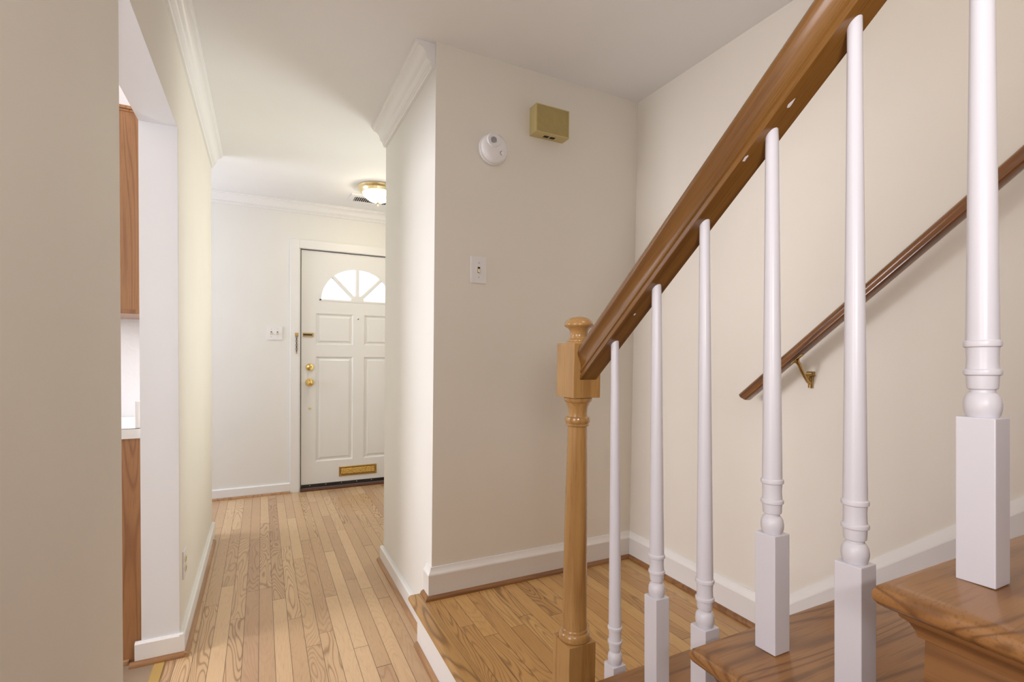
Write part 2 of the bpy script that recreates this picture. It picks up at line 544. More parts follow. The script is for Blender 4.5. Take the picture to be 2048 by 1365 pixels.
# crown moulding --------------------------------------------------------------
def crown_prof(p, d):
    """(out from wall, down from ceiling) outline, closed at the wall-ceiling corner."""
    pts = [(0, 0), (p, 0), (p, 0.10 * d), (p * 0.90, 0.135 * d), (p * 0.88, 0.20 * d)]
    for i in range(1, 6):   # cove
        t = i / 6
        pts.append((p * (0.88 - 0.42 * math.sin(t * math.pi / 2) ** 1.0), d * (0.20 + 0.33 * (1 - math.cos(t * math.pi / 2)) + 0.05 * t)))
    pts += [(p * 0.44, 0.60 * d)]
    for i in range(1, 5):   # ovolo
        t = i / 5
        pts.append((p * (0.44 - 0.20 * t ** 1.7), d * (0.60 + 0.16 * t)))
    pts += [(p * 0.22, 0.78 * d), (p * 0.27, 0.80 * d), (p * 0.27, 0.84 * d), (p * 0.20, 0.87 * d), (p * 0.20, 0.96 * d), (p * 0.15, d), (0, d)]
    return pts


bm = bmesh.new()
pr = crown_prof(0.0664, 0.0868)
extrude_poly(bm, [(XL + a, -0.0, H - c) for a, c in pr], (0, YL, 0))
struct('trim_1', bm, M_trim, 'white crown moulding along the left hall wall', 'crown moulding', smooth=35)
bm = bmesh.new()
pr = crown_prof(0.0785, 0.0971)
extrude_poly(bm, [(XR - a, YC + 0.016, H - c) for a, c in pr], (0, YF - YC - 0.016, 0))
struct('trim_2', bm, M_trim, 'short white crown moulding on the right hall wall, cut square', 'crown moulding', smooth=35)
bm = bmesh.new()
pr = crown_prof(0.0664, 0.0868)
extrude_poly(bm, [(FX, YD - a, H - c) for a, c in pr], (X3 - FX, 0, 0))
struct('trim_3', bm, M_trim, 'white crown moulding above the front door', 'crown moulding', smooth=35)

# baseboards ------------------------------------------------------------------
BT = 0.0177


def base_simple(bm, axis, a0, a1, wall, sgn, z0, h, t=BT):
    pts = [(0, 0), (t, 0), (t, h - 0.006), (t - 0.006, h), (0, h)]
    if axis == 'Y':
        extrude_poly(bm, [(wall + sgn * a, a0, z0 + c) for a, c in pts], (0, a1 - a0, 0))
    else:
        extrude_poly(bm, [(a0, wall + sgn * a, z0 + c) for a, c in pts], (a1 - a0, 0, 0))


def qround(bm, axis, a0, a1, wall, sgn, z0, r=0.016):
    pts = [(0, 0), (r, 0)] + [(r * math.cos(t * math.pi / 10), r * math.sin(t * math.pi / 10) * 1.15) for t in range(1, 5)] + [(0, r * 1.15)]
    if axis == 'Y':
        extrude_poly(bm, [(wall + sgn * a, a0, z0 + c) for a, c in pts], (0, a1 - a0, 0))
    else:
        extrude_poly(bm, [(a0, wall + sgn * a, z0 + c) for a, c in pts], (a1 - a0, 0, 0))


bm = bmesh.new()
base_simple(bm, 'Y', YJ - BT, YL, XL, 1, 0, 0.0856)
base_simple(bm, 'X', XLO - 0.02, XL, YJ, -1, 0, 0.0856)
struct('baseboard_left', bm, M_trim, 'white baseboard along the left hall wall and around its end', 'baseboard')
bm = bmesh.new()
qround(bm, 'Y', YJ - BT - 0.016, YL - 0.14, XL + BT, 1, 0)
struct('trim_4', bm, M_round, 'oak quarter round at the foot of the left hall wall', 'quarter round', smooth=40)
bm = bmesh.new()
qround(bm, 'X', XLO - 0.035, XL + BT + 0.014, YJ - BT, -1, 0)
struct('trim_5', bm, M_roundd, 'oak quarter round at the foot of the opening jamb', 'quarter round', smooth=40)
bm = bmesh.new()
base_simple(bm, 'X', FX, 0.2095, YD, -1, 0, 0.0856)
struct('baseboard_far', bm, M_trim, 'white baseboard left of the front door', 'baseboard')
bm = bmesh.new()
qround(bm, 'X', FX, 0.2095, YD - BT, -1, 0)
struct('trim_6', bm, M_round, 'oak quarter round left of the front door', 'quarter round', smooth=40)
bm = bmesh.new()
base_simple(bm, 'Y', 1.975, YF + BT, XR, -1, 0, 0.0856)
struct('baseboard_right', bm, M_trim, 'white baseboard along the short right hall wall', 'baseboard')
bm = bmesh.new()
qround(bm, 'Y', 1.975, YF + BT + 0.01, XR - BT, -1, 0)
struct('trim_7', bm, M_round, 'worn quarter round at the foot of the right hall wall', 'quarter round', smooth=40)

# landing baseboard with moulded cap
bh = 0.1269


def cap_prof(h):
    t = BT
    return [(0, 0), (t, 0), (t, h - 0.034), (t + 0.001, h - 0.031), (t + 0.001, h - 0.027), (t - 0.003, h - 0.022), (t - 0.009, h - 0.012), (t - 0.011, h - 0.004), (t - 0.012, h), (0, h)]


bm = bmesh.new()
pp = cap_prof(bh)
sweep(bm, [[(XR - a, YC + 0.055, HL + c) for a, c in pp], [(XR - a, YC - a, HL + c) for a, c in pp], [(X3 - a, YC - a, HL + c) for a, c in pp], [(X3 - a, 1.165 - (c * 0.0), HL + c) for a, c in pp]])
struct('baseboard_landing', bm, M_trim, 'white moulded baseboard around the landing', 'baseboard', smooth=50)
bm = bmesh.new()
r = 0.0155
qp = [(0, 0), (r, 0)] + [(r * math.cos(t * math.pi / 10), r * math.sin(t * math.pi / 10) * 1.1) for t in range(1, 5)] + [(0, r * 1.1)]
sweep(bm, [[(XR - BT - a, YC + 0.05, HL + c) for a, c in qp], [(XR - BT - a, YC - BT - a, HL + c) for a, c in qp], [(X3 - BT - a, YC - BT - a, HL + c) for a, c in qp], [(X3 - BT - a, 1.02, HL + c) for a, c in qp]])
struct('trim_8', bm, M_roundd, 'brown quarter round around the landing floor', 'quarter round', smooth=40)

# landing edge: white riser board, bullnose nosing, quarter round
bm = B(0.568, 0.602, 0.86, 1.972, 0.0, HL - 0.026, bev=0.001)
struct('trim_9', bm, M_trim, 'white riser board of the landing step along the hall', 'riser board')
bm = bmesh.new()
qround(bm, 'Y', 0.86, 1.968, 0.568, -1, 0)
struct('trim_10', bm, M_round, 'oak quarter round below the white riser board', 'quarter round', smooth=40)


def bull_prof(x0, x1, z0, z1):
    """flat board whose x0 edge is rounded."""
    h = (z1 - z0) / 2
    zc = (z0 + z1) / 2
    return [(x1, z0)] + [(x0 + h - h * math.sin(t * math.pi / 8), zc - h * math.cos(t * math.pi / 8)) for t in range(0, 9)] + [(x1, z1)]


bm = bmesh.new()
extrude_poly(bm, [(x, 0.86, z) for x, z in bull_prof(0.540, 0.617, HL - 0.0255, HL + 0.0006)], (0, 2.012 - 0.86, 0))
struct('trim_11', bm, M_nose, 'golden oak nosing board along the landing edge', 'nosing', smooth=40)

# skirt board up the stair wall -------------------------------------------------
SL = 0.855
bm = bmesh.new()


def zl(y, off):
    return 0.3168 + off + (1.165 - y) * SL


y0s, y1s = 1.165, -0.9
pts = [(0, -0.36), (BT, -0.36), (BT, -0.045), (BT + 0.001, -0.041), (BT + 0.001, -0.036), (BT - 0.004, -0.030), (BT - 0.009, -0.016), (BT - 0.011, -0.005), (BT - 0.012, 0), (0, 0)]
sweep(bm, [[(X3 - a, y, max(zl(y, c), HL if y > 1 else -9)) for a, c in pts] for y in (y0s, y1s)])
struct('trim_12', bm, M_trim, 'white skirt board rising with the stairs along the wall', 'skirt board', smooth=50)

# ------------------------------------------------------------------ front door
struct('trim_13', boxes((0.2095, 0.2815, YD - 0.018, YD, 0, 2.134), (1.2205, 1.2925, YD - 0.018, YD, 0, 2.134), (0.2815, 1.2205, YD - 0.018, YD, 2.062, 2.134), bev=0.003), M_trim, 'plain white casing around the front door', 'door casing')
struct('trim_14', boxes((0.2826, 0.2905, YD - 0.002, YD + 0.14, 0, 2.0629), (1.2115, 1.2194, YD - 0.002, YD + 0.14, 0, 2.0629), (0.2905, 1.2115, YD - 0.002, YD + 0.14, 2.0612, 2.0629), (0.2905, 0.306, YD + 0.064, YD + 0.14, 0.02, 2.0588), (0.2905, 1.2115, YD + 0.064, YD + 0.14, 2.046, 2.0588)), M_trim, 'white jamb lining inside the door casing', 'door jamb')

D0, D1, DZ0, DZ1 = 0.2978, 1.2065, 0.0497, 2.0545
DY = YD + 0.016
DYB = DY + 0.044
door = thing('door_1', ((D0 + D1) / 2, DY, 0), 'white six-panel front door with fan window and brass hardware', 'door')
door['kind'] = 'structure'
door.name = 'door_1'


def rect_ring(bm, x0, x1, z0, z1, steps):
    """nested rectangles stepping inwards: steps = [(inset, y)]"""
    prev = None
    for ins, y in steps:
        cur = [bm.verts.new(p) for p in ((x0 + ins, y, z0 + ins), (x1 - ins, y, z0 + ins), (x1 - ins, y, z1 - ins), (x0 + ins, y, z1 - ins))]
        if prev:
            for i in range(4):
                j = (i + 1) % 4
                bm.faces.new((prev[i], prev[j], cur[j], cur[i]))
        prev = cur
    bm.faces.new(prev)


bm = bmesh.new()
XS = [D0, 0.4128, 0.7222, 0.8160, 1.0900, D1]
XS[4] = D0 + D1 - 0.4128
ZB = [(0.2424, 1.1521), (1.2546, 1.5238)]
ZA = 1.6346
for a, c in ((XS[0], XS[1]), (XS[2], XS[3]), (XS[4], XS[5])):
    box(bm, a, c, DY, DYB, DZ0, ZA)
for z0, z1 in ((DZ0, ZB[0][0]), (ZB[0][1], ZB[1][0]), (ZB[1][1], ZA)):
    for a, c in ((XS[1], XS[2]), (XS[3], XS[4])):
        box(bm, a, c, DY, DYB, z0, z1)
for z0, z1 in ZB:
    for a, c in ((XS[1], XS[2]), (XS[3], XS[4])):
        rect_ring(bm, a, c, z0, z1, [(0, DY), (0.004, DY + 0.003), (0.011, DY + 0.011), (0.020, DY + 0.012), (0.036, DY + 0.003)])
        q = [bm.verts.new(p) for p in ((a, DYB, z0), (c, DYB, z0), (c, DYB, z1), (a, DYB, z1))]
        bm.faces.new(q)
# upper zone with the fan opening
AX, AZ, AA, AB = 0.7575, ZA + 0.0005, 0.316, 0.303
n = 40
arch = [(AX - AA * math.cos(math.pi * i / n), AZ + AB * math.sin(math.pi * i / n)) for i in range(n + 1)]


def outer(x, z):
    dx, dz = x - AX, z - AZ
    k = []
    if dx < -1e-6:
        k.append((D0 - AX) / dx)
    if dx > 1e-6:
        k.append((D1 - AX) / dx)
    if dz > 1e-6:
        k.append((DZ1 - AZ) / dz)
    s = min(k)
    return (AX + dx * s, AZ + dz * s)


def arch_ring(bm, inner, outerp, y0, y1):
    A = [[bm.verts.new((x, y, z)) for x, z in inner] for y in (y0, y1)]
    O = [[bm.verts.new((x, y, z)) for x, z in outerp] for y in (y0, y1)]
    for i in range(len(inner) - 1):
        bm.faces.new((A[0][i], A[0][i + 1], O[0][i + 1], O[0][i]))
        bm.faces.new((A[1][i], O[1][i], O[1][i + 1], A[1][i + 1]))
        bm.faces.new((A[0][i], A[1][i], A[1][i + 1], A[0][i + 1]))
        bm.faces.new((O[0][i], O[0][i + 1], O[1][i + 1], O[1][i]))


outp = [outer(x, z) for x, z in arch]
# insert the two top corners exactly by snapping the closest points
for corner in ((D0, DZ1), (D1, DZ1)):
    k = min(range(len(outp)), key=lambda i: (outp[i][0] - corner[0]) ** 2 + (outp[i][1] - corner[1]) ** 2)
    outp[k] = corner
arch_ring(bm, arch, outp, DY, DYB)
obj('door_slab', bm, M_trim, door)

bm = bmesh.new()
inn = [(AX + (x - AX) * (1 - 0.014 / AA), AZ + (z - AZ) * (1 - 0.014 / AB) + 0.0) for x, z in arch]
arch_ring(bm, inn, arch, DY - 0.004, DY + 0.03)
box(bm, AX - AA, AX + AA, DY - 0.004, DY + 0.03, ZA - 0.002, ZA + 0.012)
# hub and muntins
hub = [(AX - 0.056 * math.cos(math.pi * i / 16), ZA + 0.01 + 0.046 * math.sin(math.pi * i / 16)) for i in range(17)]
extrude_poly(bm, [(x, DY - 0.0055, z) for x, z in hub], (0, 0.03, 0))
for ang in (math.radians(46), math.pi / 2, math.radians(134)):
    dx, dz = math.cos(ang), math.sin(ang)
    px, pz = -dz, dx
    w = 0.0155
    r0, r1 = 0.03, 1 / math.sqrt((dx / (AA - 0.008)) ** 2 + (dz / (AB - 0.008)) ** 2)
    ln = [(AX + dx * r0 + px * w, AZ + dz * r0 + pz * w), (AX + dx * r0 - px * w, AZ + dz * r0 - pz * w), (AX + dx * r1 - px * w, AZ + dz * r1 - pz * w), (AX + dx * r1 + px * w, AZ + dz * r1 + pz * w)]
    # bevelled bar
    sweep(bm, [[(x, DY + 0.028, z) for x, z in ln], [(x, DY + 0.006, z) for x, z in ln], [((x - (ln[0][0] + ln[1][0] + ln[2][0] + ln[3][0]) / 4) * 1.0 + (ln[0][0] + ln[1][0] + ln[2][0] + ln[3][0]) / 4 - (px * 0.006 if i in (0, 3) else -px * 0.006), DY - 0.003, z - (pz * 0.006 if i in (0, 3) else -pz * 0.006)) for i, (x, z) in enumerate(ln)]])
obj('fan_muntins', bm, M_trim, door)

bm = bmesh.new()
gp = [(AX + (x - AX) * 0.985, AZ + (z - AZ) * 0.985) for x, z in arch]
extrude_poly(bm, [(x, DY + 0.018, z) for x, z in gp], (0, 0.004, 0))
tag(obj('fan_window_glass', bm, M_glass, door), 'clear half-round glass')

kx = 0.3657
kn = obj('door_knob', L([(0.033, 0), (0.034, 0.004), (0.030, 0.009), (0.014, 0.012), (0.012, 0.028), (0.020, 0.034), (0.027, 0.043), (0.028, 0.052), (0.024, 0.060), (0.012, 0.065)], kx, DY, 0.9295, axis='Y', n=28), M_brass, door, smooth=35)
tag(kn, 'round brass knob')
obj('knob_button', L([(0.006, 0.0640), (0.006, 0.068), (0.004, 0.069)], kx, DY, 0.9295, axis='Y', n=12), M_oldbrass, kn)
db = obj('deadbolt', L([(0.032, 0), (0.032, 0.006), (0.028, 0.013), (0.016, 0.015)], kx, DY, 1.0598, axis='Y', n=28), M_brass, door, smooth=35)
tag(db, 'brass deadbolt rose')
bm = bmesh.new()
box(bm, -0.019, 0.019, -0.012, 0, -0.0055, 0.0055, bev=0.003)
bmesh.ops.rotate(bm, verts=bm.verts, cent=(0, 0, 0), matrix=Matrix.Rotation(math.radians(-25), 3, 'Y'))
bmesh.ops.translate(bm, verts=bm.verts, vec=(kx, DY - 0.014, 1.0598))
obj('thumb_turn', bm, M_brass, db)
tag(obj('hole_plug', L([(0.0115, 0), (0.0115, 0.003), (0.008, 0.004), (0.006, 0.002)], 0.3642, DY, 0.7068, axis='Y', n=16), M_pan, door), 'small round brass plug')
pe = obj('peephole', L([(0.0075, 0), (0.0075, 0.003), (0.005, 0.004)], 0.7644, DY, 1.4884, axis='Y', n=16), M_steel, door)
obj('peephole_lens', L([(0.0042, 0.0035), (0.0042, 0.0045)], 0.7655, DY, 1.4884, axis='Y', n=12), M_dark, pe)
obj('nail_head', L([(0.004, 0), (0.004, 0.003)], 0.7575, DY, 1.640, axis='Y', n=10), M_steel, door)
# chain slide plate on the door
bm = boxes((0.3092, 0.3943, DY - 0.003, DY, 1.3195, 1.3530), (0.3092, 0.3943, DY - 0.010, DY - 0.003, 1.3215, 1.3275), (0.3092, 0.3943, DY - 0.010, DY - 0.003, 1.3455, 1.3510), (0.386, 0.3943, DY - 0.011, DY - 0.003, 1.3195, 1.3530), bev=0.001)
sp = obj('chain_slide_plate', bm, M_oldbrass, door)
tag(sp, 'antique brass chain slide')
obj('slide_slot', B(0.313, 0.384, DY - 0.0045, DY - 0.003, 1.331, 1.342), M_dark, sp)
# mail slot
bm = bmesh.new()
rect_ring(bm, 0.6068, 0.9330, 0.0964, 0.1822, [(0, DY), (0.0, DY - 0.004), (0.003, DY - 0.007), (0.012, DY - 0.007), (0.016, DY - 0.003)])
sl = obj('mail_slot', bm, M_oldbrass, door)
tag(sl, 'embossed brass mail slot')
bm = bmesh.new()
rect_ring(bm, 0.6240, 0.9158, 0.1130, 0.1655, [(0, DY - 0.003), (0.001, DY - 0.008), (0.004, DY - 0.010)])
obj('mail_flap', bm, M_slot, sl)
sw = obj('door_sweep', B(D0 + 0.001, D1 - 0.001, DY - 0.006, DY + 0.006, 0.020, 0.0510, bev=0.0015), M_sweep_gap, door)
tag(sw, 'dark rubber sweep along the bottom edge')
bm = bmesh.new()
for i in range(7):
    lathe(bm, [(0.0035, 0), (0.0035, 0.002), (0.002, 0.003)], D0 + 0.07 + i * 0.13, DY - 0.006, 0.041, axis='Y', n=8)
obj('sweep_screws', bm, M_steel, sw)
struct('trim_15', B(0.2906, 1.2114, YD - 0.03, YD + 0.14, 0.0, 0.0185, bev=0.004), M_sill, 'dark timber threshold under the front door', 'threshold')

gap_strip = struct('trim_17', boxes((0.2906, 0.2976, YD + 0.022, YD + 0.034, 0.02, 2.0586), (0.2906, 1.2114, YD + 0.022, YD + 0.034, 2.0548, 2.0606)), M_sweep_gap, 'dark strip standing in for shade in the gap around the front door', 'gap shade')  # shade of the door gap put in as dark strips, left and top

# door chain hanging on the casing
ch = thing('door_chain', (0.2592, YD - 0.019, 1.1715), 'brass security chain hanging from its holder on the door casing', 'door chain')
obj('chain_holder', boxes((0.2465, 0.2735, YD - 0.022, YD - 0.0182, 1.318, 1.350), (0.2515, 0.2685, YD - 0.034, YD - 0.022, 1.324, 1.345), bev=0.002), M_oldbrass, ch)
bm = bmesh.new()
for i in range(8):
    zc = 1.313 - i * 0.0165
    pts = []
    for k in range(13):
        a = 2 * math.pi * k / 12
        if i % 2 == 0:
            pts.append((0.2592 + 0.0058 * math.cos(a), YD - 0.0255, zc + 0.0115 * math.sin(a)))
        else:
            pts.append((0.2592 + 0.0022 * math.cos(a), YD - 0.0255 + 0.0055 * math.cos(a), zc + 0.0115 * math.sin(a)))
    tube(bm, pts, 0.0021, 6)
obj('chain_links', bm, metal('dark_bronze', (0.16, 0.11, 0.06), 0.35), ch)
obj('chain_slider', L([(0.004, 0), (0.0055, 0.003), (0.0055, 0.008), (0.003, 0.012)], 0.2592, YD - 0.0255, 1.1735, n=12), M_oldbrass, ch)

# outside the front door
struct('porch_floor', B(-0.6, 2.4, YD + 0.14, 6.6, -0.15, -0.02), paint('concrete', (0.55, 0.54, 0.52), 0.8), 'concrete porch outside the front door', 'porch')
struct('porch_roof', boxes((-0.6, 2.4, YD + 0.3, 6.3, 2.50, 2.6), (-0.6, 2.4, 6.16, 6.3, 2.26, 2.5)), M_trim, 'white porch roof edge seen through the fan window', 'porch')


# ------------------------------------------------------------------ switches, outlet, detector, chime
def toggle_plate(name, x0, x1, z0, z1, wall_y, toggles, label, grp=None):
    t = thing(name, ((x0 + x1) / 2, wall_y, z0), label, 'light switch', grp)
    pl = obj('switch_plate', B(x0, x1, wall_y - 0.006, wall_y, z0, z1, bev=0.002), M_plate, t)
    zc = (z0 + z1) / 2
    for x in toggles:
        tg = obj('toggle', None_box(x, wall_y, zc), M_ivory, t)
        tag(tg, 'small ivory toggle')
        obj('toggle_slot', B(x - 0.0055, x + 0.0055, wall_y - 0.0064, wall_y - 0.0058, zc - 0.0125, zc + 0.0125), M_dark, tg)
        for dz in (0.03, -0.03):
            obj('screw', L([(0.0032, 0), (0.0032, 0.0012), (0.002, 0.0018)], x, wall_y - 0.006, zc + dz, axis='Y', n=10), M_steel, t)
    return t


def None_box(x, y, z):
    bm = bmesh.new()
    sweep(bm, [[(x - 0.0042, y - 0.006, z - 0.009), (x + 0.0042, y - 0.006, z - 0.009), (x + 0.0042, y - 0.006, z + 0.006), (x - 0.0042, y - 0.006, z + 0.006)],
               [(x - 0.0032, y - 0.018, z - 0.013), (x + 0.0032, y - 0.018, z - 0.013), (x + 0.0032, y - 0.017, z - 0.004), (x - 0.0032, y - 0.017, z - 0.004)]])
    return bm


toggle_plate('light_switch', 0.7790, 0.8505, 1.4915, 1.6035, YC, [0.8155], 'single white toggle switch on the wall below the smoke detector')
toggle_plate('light_switch', 0.0355, 0.1525, 1.2860, 1.4000, YD, [0.0690, 0.1150], 'double white toggle switch left of the front door')

t = thing('wall_outlet', (XL, 2.418, 0.262), 'white duplex outlet low on the left hall wall', 'outlet')
obj('outlet_plate', B(XL, XL + 0.006, 2.383, 2.453, 0.262, 0.377, bev=0.002), M_plate, t)
for zc in (0.300, 0.339):
    bm = bmesh.new()
    lathe(bm, [(0.0165, 0.005), (0.0165, 0.0085), (0.0150, 0.0095)], XL, 2.418, zc, axis='X', n=20)
    rc = obj('receptacle', bm, M_ivory, t)
    tag(rc, 'ivory socket face')
    obj('socket_slots', boxes((XL + 0.009, XL + 0.0100, 2.4105, 2.413, zc - 0.004, zc + 0.006), (XL + 0.009, XL + 0.0100, 2.423, 2.4255, zc - 0.004, zc + 0.006), (XL + 0.009, XL + 0.0100, 2.4155, 2.4205, zc - 0.011, zc - 0.0065)), M_dark, rc)

# smoke detector: back plate and a dome leaning off it
sx, sz = 0.8725, 2.058
t = thing('smoke_detector', (sx, YC, sz), 'round white smoke detector on the wall beside the landing', 'smoke detector')
obj('back_plate', L([(0.060, 0), (0.0645, 0.004), (0.0645, 0.014), (0.062, 0.018)], sx, YC, sz, axis='Y', n=48), M_plate, t, smooth=40)
obj('shadow_gap', L([(0.0600, 0.016), (0.0600, 0.0205)], sx, YC, sz, axis='Y', n=48), M_dark, t)
bm = bmesh.new()
n = 48
prof = [(0.0615, 0.0200), (0.0610, 0.027), (0.058, 0.033), (0.050, 0.0385), (0.038, 0.042), (0.022, 0.0440), (0.008, 0.0445)]
lathe(bm, prof, sx, YC, sz, axis='Y', n=n)
dome = obj('dome_cover', bm, M_plate, t, smooth=40)
# sounder horn: raised ring with dark grille, upper left of the dome
hx, hz = sx - 0.012, sz + 0.026
hb = [(0.030, 0.036), (0.030, 0.0445), (0.0275, 0.0475), (0.0245, 0.0465), (0.022, 0.0435), (0.012, 0.0435)]
hr = obj('sounder_ring', L(hb, hx, YC, hz, axis='Y', n=32), M_plate, t, smooth=40)
bm = bmesh.new()
for i in range(6):
    w = math.sqrt(max(0.0135 ** 2 - ((i - 2.5) * 0.0048) ** 2, 0.00001))
    bb = bmesh.new()
    box(bm, -w, w, -0.0008, 0, (i - 2.5) * 0.0048 - 0.0011, (i - 2.5) * 0.0048 + 0.0011)
bmesh.ops.rotate(bm, verts=bm.verts, cent=(0, 0, 0), matrix=Matrix.Rotation(math.radians(42), 3, 'Y'))
bmesh.ops.translate(bm, verts=bm.verts, vec=(hx, YC - 0.0434, hz))
obj('sounder_grille', bm, M_dark, hr)
bm = bmesh.new()
bx, bz = sx + 0.027, sz - 0.022
pts = [(bx + 0.0088 * math.cos(a), YC - 0.0446, bz + 0.0088 * math.sin(a)) for a in [math.radians(100 + 12 * k) for k in range(14)]]
tube(bm, pts, 0.0009, 5)
bt = obj('test_button', L([(0.009, 0.036), (0.009, 0.0440), (0.0075, 0.0446)], bx, YC, bz, axis='Y', n=20), M_plate, t)
obj('button_outline', bm, M_dark, bt)

# door chime box
cx0, cx1, cz0, cz1, cyf = 1.0514, 1.2190, 2.1550, 2.2752, 1.9003
t = thing('door_chime', ((cx0 + cx1) / 2, YC, cz0), 'mustard yellow door chime box high on the wall above the landing', 'door chime')
obj('chime_case', boxes((cx0, cx0 + 0.004, cyf, YC, cz0, cz1), (cx1 - 0.004, cx1, cyf, YC, cz0, cz1), (cx0 + 0.004, cx1 - 0.004, cyf, YC, cz1 - 0.004, cz1),
                        (cx0 + 0.004, cx1 - 0.004, cyf + 0.045, YC, cz0, cz1 - 0.004), (cx0 + 0.004, 1.107, cyf, cyf + 0.045, cz0, cz0 + 0.004), (1.1655, cx1 - 0.004, cyf, cyf + 0.045, cz0, cz0 + 0.004), (1.1335, 1.1385, cyf, cyf + 0.045, cz0, cz0 + 0.004),
                        (1.107, 1.1335, cyf, cyf + 0.021, cz0, cz0 + 0.004), (1.1385, 1.1655, cyf, cyf + 0.021, cz0, cz0 + 0.004)), M_chime, t)
# woven-look diagonal ribs on the front
m, nt, b = new_mat('ribbed_chime_grille')
tc = N(nt, 'ShaderNodeTexCoord')
mp = N(nt, 'ShaderNodeMapping')
mp.inputs['Rotation'].default_value = (0, math.radians(-32), 0)
nt.links.new(tc.outputs['Object'], mp.inputs['Vector'])
wv = N(nt, 'ShaderNodeTexWave', bands_direction='Z')
wv.inputs['Scale'].default_value = 42
nt.links.new(mp.outputs[0], wv.inputs['Vector'])
c = mixc(nt, wv.outputs['Fac'], (0.37, 0.28, 0.10), (0.47, 0.37, 0.145))
nt.links.new(c, b.inputs['Base Color'])
b.inputs['Roughness'].default_value = 0.5
bp = N(nt, 'ShaderNodeBump')
bp.inputs['Strength'].default_value = 0.5
bp.inputs['Distance'].default_value = 0.002
nt.links.new(wv.outputs['Fac'], bp.inputs['Height'])
nt.links.new(bp.outputs[0], b.inputs['Normal'])
tag(obj('chime_grille', B(cx0 + 0.0045, cx1 - 0.0045, cyf + 0.001, cyf + 0.004, cz0 + 0.0045, cz1 - 0.0045), m, t), 'darker ribbed front')
tag(obj('sound_slot', boxes((1.107, 1.1335, cyf + 0.0215, cyf + 0.0445, cz0 + 0.0025, cz0 + 0.0035), (1.1385, 1.1655, cyf + 0.0215, cyf + 0.0445, cz0 + 0.0025, cz0 + 0.0035)), M_dark, t), 'pair of dark slots')

# ------------------------------------------------------------------ foyer ceiling light and vent
lx, ly = 0.7845, 3.87
t = thing('ceiling_light', (lx, ly, 2.3), 'brass flush ceiling light with a lit frosted bowl in the foyer', 'ceiling light')
obj('brass_pan', L([(0.118, H - 0.048), (0.128, H - 0.044), (0.134, H - 0.026), (0.148, H - 0.016), (0.152, H - 0.010), (0.150, H - 0.003), (0.140, H)], lx, ly, n=48), M_pan, t, smooth=35)
obj('glass_bowl', L([(0.010, 2.3265), (0.040, 2.3315), (0.066, 2.3430), (0.088, 2.3590), (0.103, 2.3760), (0.112, 2.3900), (0.1165, 2.4000)], lx, ly, n=48), M_bowl, t, smooth=60)
obj('finial', L([(0.002, 2.296), (0.005, 2.300), (0.006, 2.305), (0.004, 2.310), (0.008, 2.316), (0.014, 2.322), (0.016, 2.328), (0.010, 2.333)], lx, ly, n=20), M_pan, t, smooth=40)
t = thing('ceiling_vent', (0.80, 4.204, H - 0.008), 'white ceiling air register behind the foyer light', 'vent')
vx0, vx1, vy0, vy1 = 0.6308, 0.9700, 4.0993, 4.3083
obj('vent_frame', boxes((vx0, vx1, vy0, vy0 + 0.058, H - 0.008, H - 0.0005), (vx0, vx1, vy1 - 0.024, vy1, H - 0.008, H - 0.0005), (vx0, vx0 + 0.035, vy0 + 0.058, vy1 - 0.024, H - 0.008, H - 0.0005), (vx1 - 0.035, vx1, vy0 + 0.058, vy1 - 0.024, H - 0.008, H - 0.0005), bev=0.0015), M_plate, t)
obj('vent_backing', B(vx0 + 0.033, vx1 - 0.033, vy0 + 0.056, vy1 - 0.022, H - 0.0015, H - 0.0005), M_dark, t)
for i in range(17):
    x = vx0 + 0.0445 + i * 0.0157
    bm = bmesh.new()
    extrude_poly(bm, [(x - 0.0040, vy0 + 0.058, H - 0.0080), (x - 0.0020, vy0 + 0.058, H - 0.0085), (x + 0.0040, vy0 + 0.058, H - 0.002), (x + 0.0025, vy0 + 0.058, H - 0.0016)], (0, vy1 - vy0 - 0.082, 0))
    obj('vent_slat', bm, M_plate, t)

# ------------------------------------------------------------------ kitchen seen through the opening
YK = 2.3180
t = thing('upper_cabinet', (-0.56, 2.52, 1.328), 'oak upper kitchen cabinet seen from its side through the opening', 'cabinet')
obj('cabinet_body', B(-0.715, XLO - 0.002, YK, 2.728, 1.345, 2.075), M_cab, t)
obj('bottom_rail', B(-0.720, XLO - 0.002, YK - 0.004, 2.728, 1.3280, 1.345, bev=0.003), M_cab, t)
obj('top_moulding', boxes((-0.722, XLO - 0.002, YK - 0.005, 2.728, 2.075, 2.083), (-0.728, XLO - 0.002, YK - 0.011, 2.728, 2.083, 2.0945), bev=0.002), M_cab, t)
t = thing('base_cabinet', (-0.7, 2.52, 0.0), 'oak base kitchen cabinet below the white countertop', 'cabinet')
obj('cabinet_body', B(-0.99, XLO - 0.002, YK, 2.728, 0.0, 0.8575), M_cab, t)
obj('shoe_moulding', B(-0.99, XLO - 0.04, YK - 0.013, YK, 0.0, 0.018, bev=0.003), M_round, t)
t = thing('countertop', (-0.7, 2.52, 0.8585), 'white laminate countertop end beyond the kitchen opening', 'countertop')
obj('counter_slab', B(-1.02, XLO - 0.002, YK - 0.006, 2.728, 0.8585, 0.8965, bev=0.0012), M_counter, t)
obj('backsplash', B(XLO - 0.0185, XLO - 0.002, YK - 0.004, 2.728, 0.8972, 0.9995, bev=0.0012), M_counter, t)
obj('seam_line', B(-1.02, XLO - 0.002, YK - 0.0063, YK - 0.004, 0.8962, 0.8975), M_dark, t)
tag(obj('threshold_strip', B(-0.366, -0.331, YN, YJ - BT - 0.016, 0.0, 0.006, bev=0.002), M_brass), 'shiny brass threshold strip where oak meets the kitchen floor', 'threshold strip')

